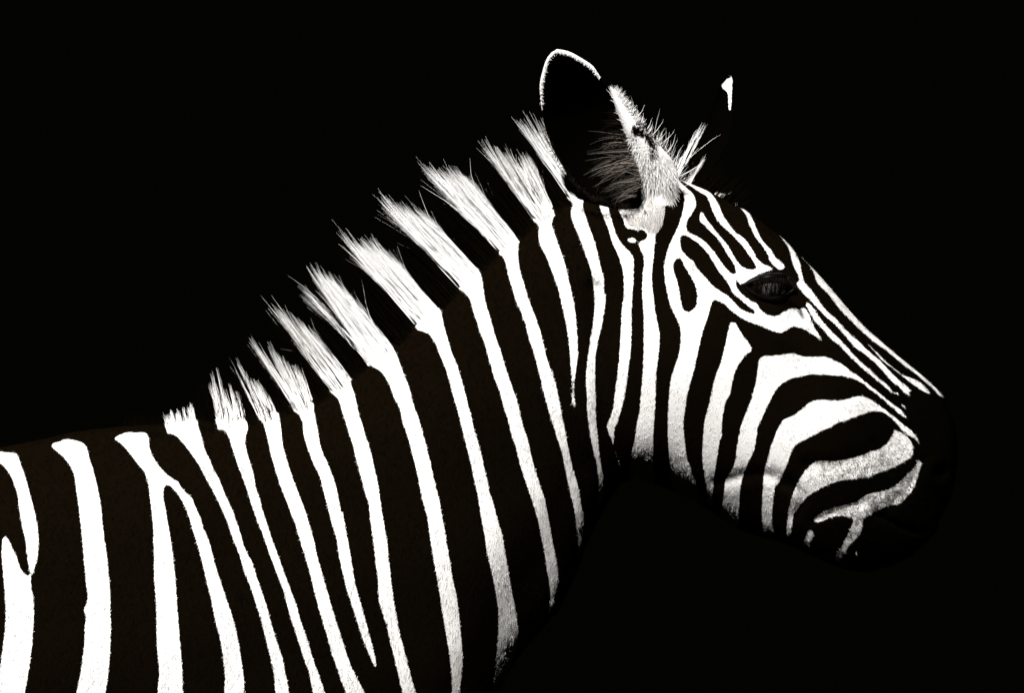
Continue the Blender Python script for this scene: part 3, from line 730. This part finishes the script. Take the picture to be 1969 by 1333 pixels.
# ---- mane: upright locks, alternately white and dark
# root back, root front, tip back, tip front, hair count, raggedness
TUFTS = [((322, 836), (381, 818), (310, 793), (368, 770), 330, .42),
         ((419, 828), (476, 820), (390, 706), (452, 712), 260, .66),
         ((499, 810), (536, 800), (439, 684), (500, 718), 260, .58),
         ((564, 790), (604, 780), (468, 650), (572, 688), 400, .55),
         ((636, 756), (677, 730), (509, 580), (590, 620), 520, .48),
         ((710, 700), (759, 670), (588, 514), (655, 548), 1050, .34),
         ((795, 627), (847, 598), (648, 452), (738, 480), 1400, .30),
         ((880, 557), (924, 524), (730, 388), (812, 408), 1400, .32),
         ((956, 486), (998, 462), (811, 326), (892, 334), 1500, .30),
         ((1027, 428), (1067, 410), (913, 272), (1022, 302), 1050, .46),
         ((1093, 386), (1130, 376), (990, 234), (1060, 236), 600, .44)]
def lock(A, B, Ct, Dt, n, rag, yw0=.024, yw1=.011, r=.00031, bow=.0, stray=.03, seg=8, surf=.42):
    A, B, Ct, Dt = [np.array(q, float) for q in (A, B, Ct, Dt)]
    nc = max(6, n//13)
    s_ = rng.uniform(.05, 1, n)
    cs = np.sort(rng.uniform(-.04, 1.04, nc)); cl = np.argmin(np.abs(s_[:, None] - cs[None] + rng.normal(0, .03, (n, nc))), 1)
    clen = rng.uniform(1-rag, 1.06, nc)
    st = np.clip(s_*.22 + cs[cl]*.78 + rng.normal(0, .016, n), -.12, 1.12)
    ln = np.clip(clen[cl]*(1.08 - np.abs(rng.normal(0, .24, n))), .2, 1.2)
    ln = np.where(rng.random(n) < .015, ln*rng.uniform(1.05, 1.2, n), ln)
    R = A + (B-A)*s_[:, None]; Tq = Ct + (Dt-Ct)*st[:, None]
    d = Tq - R
    R = R - d/np.linalg.norm(d, axis=1, keepdims=True)*4
    yc = rng.uniform(-1, 1, nc); yr = rng.uniform(-1, 1, n)
    tt = np.linspace(0, 1, seg)
    perp = np.stack([-d[:, 1], d[:, 0]], 1)
    loose = rng.random(n) < stray
    bw = bow + rng.normal(0, .02, nc)[cl] + rng.normal(0, .022, n) + np.where(loose, rng.normal(0, .13, n), 0)
    P2 = R[:, None] + d[:, None]*(tt[None, :, None]*ln[:, None, None]) + perp[:, None]*(bw[:, None]*(tt**2)[None])[..., None]*ln[:, None, None]
    wob = rng.normal(0, .8, (n, seg, 2)) * (tt[None, :, None])
    P2 = P2 + wob + (rng.normal(0, 2.2, (nc, 2))[cl][:, None]*np.sin(tt*4.2)[None, :, None])*.35*np.clip(np.linalg.norm(d, axis=1)/90, 0, 1)[:, None, None]
    near = (rng.random(n) < surf) & (s_ > .14) & (s_ < .95)
    R2 = R - d/np.linalg.norm(d, axis=1, keepdims=True)*rng.uniform(-9, 2, n)[:, None]
    hwv = np.sqrt(np.maximum(half_width(R2[:, 0], R2[:, 1])[0], 0)) + .0006
    y = (yr[:, None]*(1-tt[None]) + (yr*.3 + yc[cl]*.7)[:, None]*tt[None])*(yw0 + (yw1-yw0)*tt[None]) + rng.normal(0, .0015, (n, 1))*tt[None]
    blend = np.clip(1 - tt*3.2, 0, 1)[None]
    y = np.where(near[:, None], -hwv[:, None]*blend + y*(1-blend), y)
    P2 = P2 + np.where(near[:, None, None], (R2 - R)[:, None]*blend[..., None], 0)
    P = np.stack([X(P2[..., 0]), y, Z(P2[..., 1])], -1)
    return P, np.full(n, r) * rng.uniform(.7, 1.25, n)
for k_, q in enumerate(TUFTS):
    P, rd = lock(*q)
    co, f, at = strands(P, rd, flat=True); part('mane_lock', co, f, mane_root if k_ in (1, 2, 3, 4, 9) else mane_white, attrs=at, label='white lock of the upright mane')
# dark hairs mixed into the pale locks, most of them towards the withers
for k_, q in enumerate(TUFTS):
    P, rd = lock(*q[:4], int(q[4]*np.interp(k_, [0, 4, 6, 8, 9, 10], [.40, .32, .05, .04, .14, .08])), .3, surf=.5)
    co, f, at = strands(P, rd); part('mane_lock', co, f, mane_dark, attrs=at, label='dark hairs mixed into the white mane')
# the split-off lock behind the sixth white lock
P, rd = lock((705, 702), (718, 694), (570, 546), (588, 556), 110, .3); co, f, at = strands(P, rd, flat=True)
part('mane_lock', co, f, mane_white, attrs=at, label='thin white lock of the upright mane')
dk = [((235, 832), (235, 832), (200, 800), (232, 790), 0, 0)] + TUFTS
for a_, b_ in zip(dk[:-1], dk[1:]):
    L = math.hypot(b_[0][0]-a_[1][0], b_[0][1]-a_[1][1])
    back_tip = np.array(a_[3]) + (3, 2); front_tip = np.array(b_[2]) - (3, -2)
    P, rd = lock(np.array(a_[1])+(1, 0), np.array(b_[0])-(1, 0), back_tip, front_tip, int(200 + 10*L), .25)
    co, f, at = strands(P, rd); part('mane_lock', co, f, mane_dark, attrs=at, label='dark lock of the upright mane')
# forelock between the ears
for A, B, Ct, Dt, n, m in [((1296, 342), (1302, 345), (1330, 232), (1356, 244), 70, mane_white), ((1312, 352), (1326, 356), (1328, 296), (1366, 290), 120, ear_fluff_m),
                           ((1368, 376), (1384, 384), (1384, 358), (1414, 362), 90, ear_fluff_m), ((1300, 346), (1316, 352), (1340, 235), (1360, 270), 160, mane_dark),
                           ((1326, 358), (1420, 402), (1380, 280), (1460, 370), 420, mane_dark), ((1348, 366), (1352, 367), (1356, 354), (1360, 352), 8, ear_fluff_m),
                           ((1412, 398), (1418, 400), (1414, 380), (1420, 378), 10, ear_fluff_m), ((1400, 392), (1404, 394), (1400, 384), (1408, 384), 8, ear_fluff_m)]:
    P, rd = lock(A, B, Ct, Dt, n, .5, .012, .008, .0003, bow=.05, surf=0); co, f, at = strands(P, rd, flat=True)
    part('forelock', co, f, m, attrs=at)

# ---- ears
def ear_cup(name, Lp, Rp, base_y, tip_y, depth, thick, mat, pale_fn, rows=40, cols=26, parent=None, dirn=1.0, yl=None, yr=None):
    """cupped leaf of skin between a back and a front edge, hollow side towards -y*dirn, closed shell"""
    Lc = smooth_poly(Lp, 8, False); Rc = smooth_poly(Rp, 8, False)
    def res(P):
        s_ = np.concatenate([[0], np.cumsum(np.linalg.norm(np.diff(P, axis=0), axis=1))]); s_ /= s_[-1]
        q = np.linspace(0, 1, rows)
        return np.stack([np.interp(q, s_, P[:, 0]), np.interp(q, s_, P[:, 1])], 1)
    Lc, Rc = res(Lc), res(Rc)
    tr = np.linspace(0, 1, rows)[:, None]; cs = np.linspace(0, 1, cols)[None]
    px = Lc[:, :1]*(1-cs) + Rc[:, :1]*cs; py = Lc[:, 1:]*(1-cs) + Rc[:, 1:]*cs
    wv = np.linalg.norm(Lc-Rc, axis=1)[:, None] / PX
    y = (base_y + (tip_y-base_y)*tr if yl is None else np.interp(tr, *yl)*(1-cs) + np.interp(tr, *yr)*cs) + dirn*np.interp(tr, [0, .1, .4, 1], [.25, .4, 1, 1])*np.minimum(depth, wv*.55)*np.sin(math.pi*cs)**.8
    inner = np.stack([X(px), y, Z(py)], -1)
    outer = inner.copy(); outer[..., 1] += dirn*thick*(np.sin(math.pi*cs)**.4*np.ones_like(tr)*.8 + .2)
    co = np.concatenate([inner.reshape(-1, 3), outer.reshape(-1, 3)])
    idx = np.arange(rows*cols).reshape(rows, cols); o = rows*cols
    f = [np.stack([idx[:-1, :-1], idx[:-1, 1:], idx[1:, 1:], idx[1:, :-1]], -1).reshape(-1, 4)]
    f.append(f[0][:, ::-1] + o)
    ring = np.concatenate([idx[0, :-1], idx[:-1, -1], idx[-1, :0:-1], idx[:0:-1, 0]])
    r2 = np.roll(ring, -1)
    f.append(np.stack([r2, ring, ring+o, r2+o], -1))
    pale = np.concatenate([pale_fn(px, py, False).ravel(), pale_fn(px, py, True).ravel()])
    return part(name, co, np.concatenate(f), mat, parent, attrs=dict(pale=pale)), (Lc, Rc)
earL = shape('r 830,1250 700,1235 560,1195 430,1140 330,1050 260,945 200,850 150,740 115,640 95,540 84,450 80,340 100,240 130,140 165,90 205,64')
earR = shape('r 830,1250 838,1150 840,1060 830,990 790,900 740,740 690,620 640,470 600,360 540,280 470,190 380,130 290,82 205,64')
def pale_near(px, py, outer):
    return np.full(px.shape, 0.3 if outer else -1.0)
EY0, EY1 = -.058, -.100
YL = ([0, .12, .3, .5, 1], [-.070, -.066, -.054, -.060, -.100])
YR = ([0, .3, 1], [-.070, -.080, -.100])
ear, (eL, eR) = ear_cup('ear', earL, earR, EY0, EY1, .036, .004, ear_fur, pale_near, yl=YL, yr=YR)
ear['label'] = 'cupped near ear with dark hollow, white rim and pale front edge'
# rim of the near ear: white towards the tip, dark below
rim = np.concatenate([eL[:-1], eR[::-1]])
tr = np.concatenate([np.linspace(0, 1, len(eL))[:-1], np.linspace(1, 0, len(eR))])
yrim = np.concatenate([np.interp(tr[:len(eL)-1], *YL), np.interp(tr[len(eL)-1:], *YR)])
P3 = np.stack([X(rim[:, 0]), yrim, Z(rim[:, 1])], 1)
d_tip = np.concatenate([np.linspace(0, 1, len(eL))[:-1], 2 - np.linspace(1, 0, len(eR))])
rr = .0009 + .0017*np.clip((rim[:, 1] < 185)*1.0, 0, 1)*np.clip((190-rim[:, 1])/25, 0, 1)*np.clip((1150-rim[:, 0])/14, 0, 1)
co, f = tube(P3, rr, 10)
pal = np.repeat(np.where((rim[:, 1] < 215) & (rim[:, 0] < 1150), .5, -.5), 10)
part('ear_rim', co, f, ear_fur, ear, attrs=dict(pale=pal))
n = 900
ki = np.nonzero((rim[:, 1] < 200) & (rim[:, 0] < 1150))[0]; kk_ = rng.choice(ki, n)
tq = np.roll(rim, -1, 0)[kk_] - rim[kk_]; tq /= np.linalg.norm(tq, axis=1, keepdims=True) + 1e-9
RIMR = rim[kk_] + tq*rng.uniform(-6, 6, (n, 1)) + rng.normal(0, 1.2, (n, 2)); RIMA = rng.normal(0, .5, n); RIML = rng.uniform(2, 5, n); RIMY = P3[kk_, 1]
inw = np.array([1105., 250.]) - RIMR; inw /= np.linalg.norm(inw, axis=1, keepdims=True)
RIMD = inw*np.cos(RIMA)[:, None] + np.stack([-inw[:, 1], inw[:, 0]], 1)*np.sin(RIMA)[:, None]
# front wall of the near ear, rolled towards the brow
fl = smooth_poly(shape('r 605,332 625,420 665,540 705,650 750,770 800,910 845,1010 z 1232,352 1240,378 1250,405 1252,440'), 5, False)
fr = smooth_poly(shape('r 607,332 660,390 735,480 810,570 870,645 950,735 1020,815 1085,885 1132,990 z 1300,352 1290,385 1278,420 1270,450'), 5, False)
def res_to(P, n):
    s_ = np.concatenate([[0], np.cumsum(np.linalg.norm(np.diff(P, axis=0), axis=1))]); s_ /= s_[-1]
    q = np.linspace(0, 1, n)
    return np.stack([np.interp(q, s_, P[:, 0]), np.interp(q, s_, P[:, 1])], 1)
nr, ns = 46, 28
fl, fr = res_to(fl, nr), res_to(fr, nr)
th = np.arange(ns)*2*math.pi/ns
mid = (fl+fr)/2; hw = (fr-fl)/2
tr = np.linspace(0, 1, nr)
ycen = np.interp(tr, [0, .35, .7, 1], [-.098, -.086, -.064, -.050])
ythk = np.interp(tr, [0, .15, .5, .8, 1], [.003, .008, .017, .013, .004])
px = mid[:, :1] + hw[:, :1]*np.cos(th); py = mid[:, 1:] + hw[:, 1:]*np.cos(th)
for i_ in range(nr):
    w_ = np.clip((tr[i_] - .66) / .30, 0, 1); w_ = w_*w_*(3-2*w_)
    ycen[i_] = ycen[i_]*(1-w_) + w_*(-T_at(*mid[i_]) + ythk[i_]*(1.5*w_ - .4))
yy = ycen[:, None] - ythk[:, None]*np.sin(th)
co = np.stack([X(px), yy, Z(py)], -1).reshape(-1, 3)
idx = np.arange(nr*ns).reshape(nr, ns); i2 = np.roll(idx, -1, 1)
f = np.stack([idx[:-1], i2[:-1], i2[1:], idx[1:]], -1).reshape(-1, 4)
patch = smooth_poly(shape('r 770,640 830,640 890,690 950,745 945,860 905,790 840,720 790,720'), 4)
pd = poly_sd(patch, px.ravel(), py.ravel()) / 22.0
dl = np.cos(th)[None, :]*np.ones((nr, 1))
pale = np.clip(-pd, -.22, .45).ravel()
pale = np.minimum(pale, ((dl + .93)*3 + .15).ravel())
part('ear_front', co, f, ear_fur, ear, attrs=dict(pale=pale))
def fibres(name, roots, tips, rad, mat, parent, y0, y1, seg=6, bow=.08, wob=.6):
    n = len(roots); tt = np.linspace(0, 1, seg)
    d = tips-roots; perp = np.stack([-d[:, 1], d[:, 0]], 1)
    bw = bow + rng.normal(0, .05, n)
    P2 = roots[:, None] + d[:, None]*tt[None, :, None] + perp[:, None]*(bw[:, None]*(np.sin(tt*math.pi*.9))[None])[..., None] + rng.normal(0, wob, (n, seg, 2))*tt[None, :, None]
    y = y0[:, None]*(1-tt) + y1[:, None]*tt
    P = np.stack([X(P2[..., 0]), y, Z(P2[..., 1])], -1)
    co, f, at = strands(P, rad*rng.uniform(.7, 1.3, n), flat=True); return part(name, co, f, mat, parent, attrs=at)
fibres('ear_rim_fur', RIMR, RIMR + RIMD*RIML[:, None], .00022, ear_fluff_m, ear, RIMY - .002, RIMY - .002, seg=3)
# long hair lining the hollow
n = 460
s_ = rng.uniform(0, 1, n)**.7
edgec = smooth_poly(shape('r 660,500 700,640 750,770 800,920 832,1010 825,1110 790,1190'), 6, False); edgec = res_to(edgec, 60)
R = edgec[(s_*59).astype(int)] + rng.normal(0, 3, (n, 2))
ln = (30 + 55*np.sin(math.pi*np.clip(s_*.9+.1, 0, 1)))*rng.uniform(.3, 1.25, n)*np.clip(.35+s_*1.1, 0, 1)
an = np.radians(np.interp(s_, [0, .4, .75, 1], [186, 166, 158, 165]) + rng.normal(0, 11, n))
Tp = R + np.stack([np.cos(an)*ln, np.sin(an)*ln], 1)
hi = s_ + rng.normal(0, .12, n) < .42  # hollow's shade put into colour: upper lining hairs dark, lower ones paler
for msk, mt in ((hi, dark_fuzz_m), (~hi, ear_hair_m)):
    m_ = int(msk.sum())
    fibres('ear_lining_hair', R[msk], Tp[msk], .00026, mt, ear, np.full(m_, -.086)+rng.normal(0, .003, m_), np.full(m_, -.078)+rng.normal(0, .006, m_), bow=.07)
n = 260
s_ = rng.uniform(0, 1, n); lc = res_to(eL, 80)
R = lc[(4 + s_*45).astype(int)] + rng.normal(0, 2, (n, 2)); an = np.radians(rng.normal(60, 45, n)+90*(s_ > .6)); ln = rng.uniform(6, 17, n)
fibres('ear_lining_hair', R, R + np.stack([np.cos(an)*ln, np.sin(an)*ln], 1), .00025, dark_fuzz_m, ear, np.full(n, -.078), np.full(n, -.084))
# fluff over the front wall and down onto the cheek
n = 2600
s_ = rng.uniform(.06, .80, n); c_ = rng.uniform(.02, .98, n)
k0 = (s_*(nr-1)).astype(int)
R = fl[k0]*(1-c_[:, None]) + fr[k0]*c_[:, None]
cosv = 2*c_-1; yv = ycen[k0] - ythk[k0]*np.sqrt(1-cosv**2) + .001
flow = np.stack([np.interp(c_, [0, 1], [-4, 9]), np.interp(s_, [0, .3, .6, 1], [-12, -6, 20, 28])], 1) + rng.normal(0, 2.8, (n, 2))
inpatch = poly_sd(patch, R[:, 0], R[:, 1]) > -4
dkh = inpatch & (rng.random(n) < .8)
fibres('ear_fluff', R[dkh], (R+flow)[dkh], .00024, dark_fuzz_m, ear, yv[dkh], (yv-.0006)[dkh], seg=4)
fibres('ear_fluff', R[~inpatch], (R+flow)[~inpatch], .00024, ear_fluff_m, ear, yv[~inpatch], (yv-.0006)[~inpatch], seg=4)
# longer fur running from the ear down over the temple
reg = smooth_poly(shape('i 650,345 800,345 1000,250 1180,215 1140,330 1118,480 1060,560 960,560 830,540 740,520 690,450'), 3)
R = np.stack([rng.uniform(1185, 1290, 6000), rng.uniform(370, 445, 6000)], 1)
R = R[poly_sd(reg, R[:, 0], R[:, 1]) > 0]; n = len(R)
Ts = np.sqrt(np.maximum(half_width(R[:, 0], R[:, 1])[0], 0))
an = np.radians(np.interp(R[:, 0], [1195, 1235, 1280], [60, 82, 104]) + rng.normal(0, 13, n)); ln = rng.uniform(7, 20, n)
Tp = R + np.stack([np.cos(an)*ln, np.sin(an)*ln], 1); Tt = np.sqrt(np.maximum(half_width(Tp[:, 0], Tp[:, 1])[0], 0))
okk = np.all([poly_sd(DARK_P[2], Tp[:, 0], Tp[:, 1]) < 0, poly_sd(DARK_P[3], Tp[:, 0], Tp[:, 1]) < 0, poly_sd(WHITE_P[15], Tp[:, 0], Tp[:, 1]) > 0], 0)
fibres('temple_fur', R[okk], Tp[okk], .00026, temple_m, None, -Ts[okk]-.0006, -Tt[okk]-.0016, seg=5)
# wispy fringe standing off the front edge
n = 230
s_ = rng.beta(2.2, 1.6, n)*.72 + .08; k0 = (s_*(nr-1)).astype(int)
R = fr[k0] - np.array([3, 0]); ln = rng.gamma(2.2, 9, n).clip(4, 75)*np.interp(s_, [.08, .3, .6, .8], [.45, .8, 1, .8])
an = np.radians(-75 + np.interp(s_, [.1, .5, .8], [-8, 8, 24]) + rng.normal(0, 14, n))
fibres('ear_fringe', R, R + np.stack([np.cos(an)*ln, np.sin(an)*ln], 1), .00022, ear_fluff_m, ear, ycen[k0], ycen[k0]+rng.normal(0, .006, n), bow=.06)
# far ear, turned forward: dark with a white tip
fL = shape('z 1270,345 1300,310 1335,265 1362,225 1378,192 1387,170 1392,153 1402,137')
fR = shape('z 1330,352 1365,325 1392,290 1408,255 1413,220 1414,185 1415,155 1412,139 1402,137')
TIP = smooth_poly(shape('s 1180,-25 1135,-10 1100,35 1078,65 1090,95 1125,125 1140,170 1140,230 1148,290 1162,250 1166,180 1172,60'), 4)
def pale_far(px, py, outer):
    return np.clip(poly_sd(TIP, px.ravel(), py.ravel()).reshape(px.shape) / 4.0, -.6, .6)
far, _ = ear_cup('ear', fL, fR,   .062, .10, .005, .004, ear_fur, pale_far, rows=90, cols=60)
far['label'] = 'far ear turned forward, dark with a white tip'
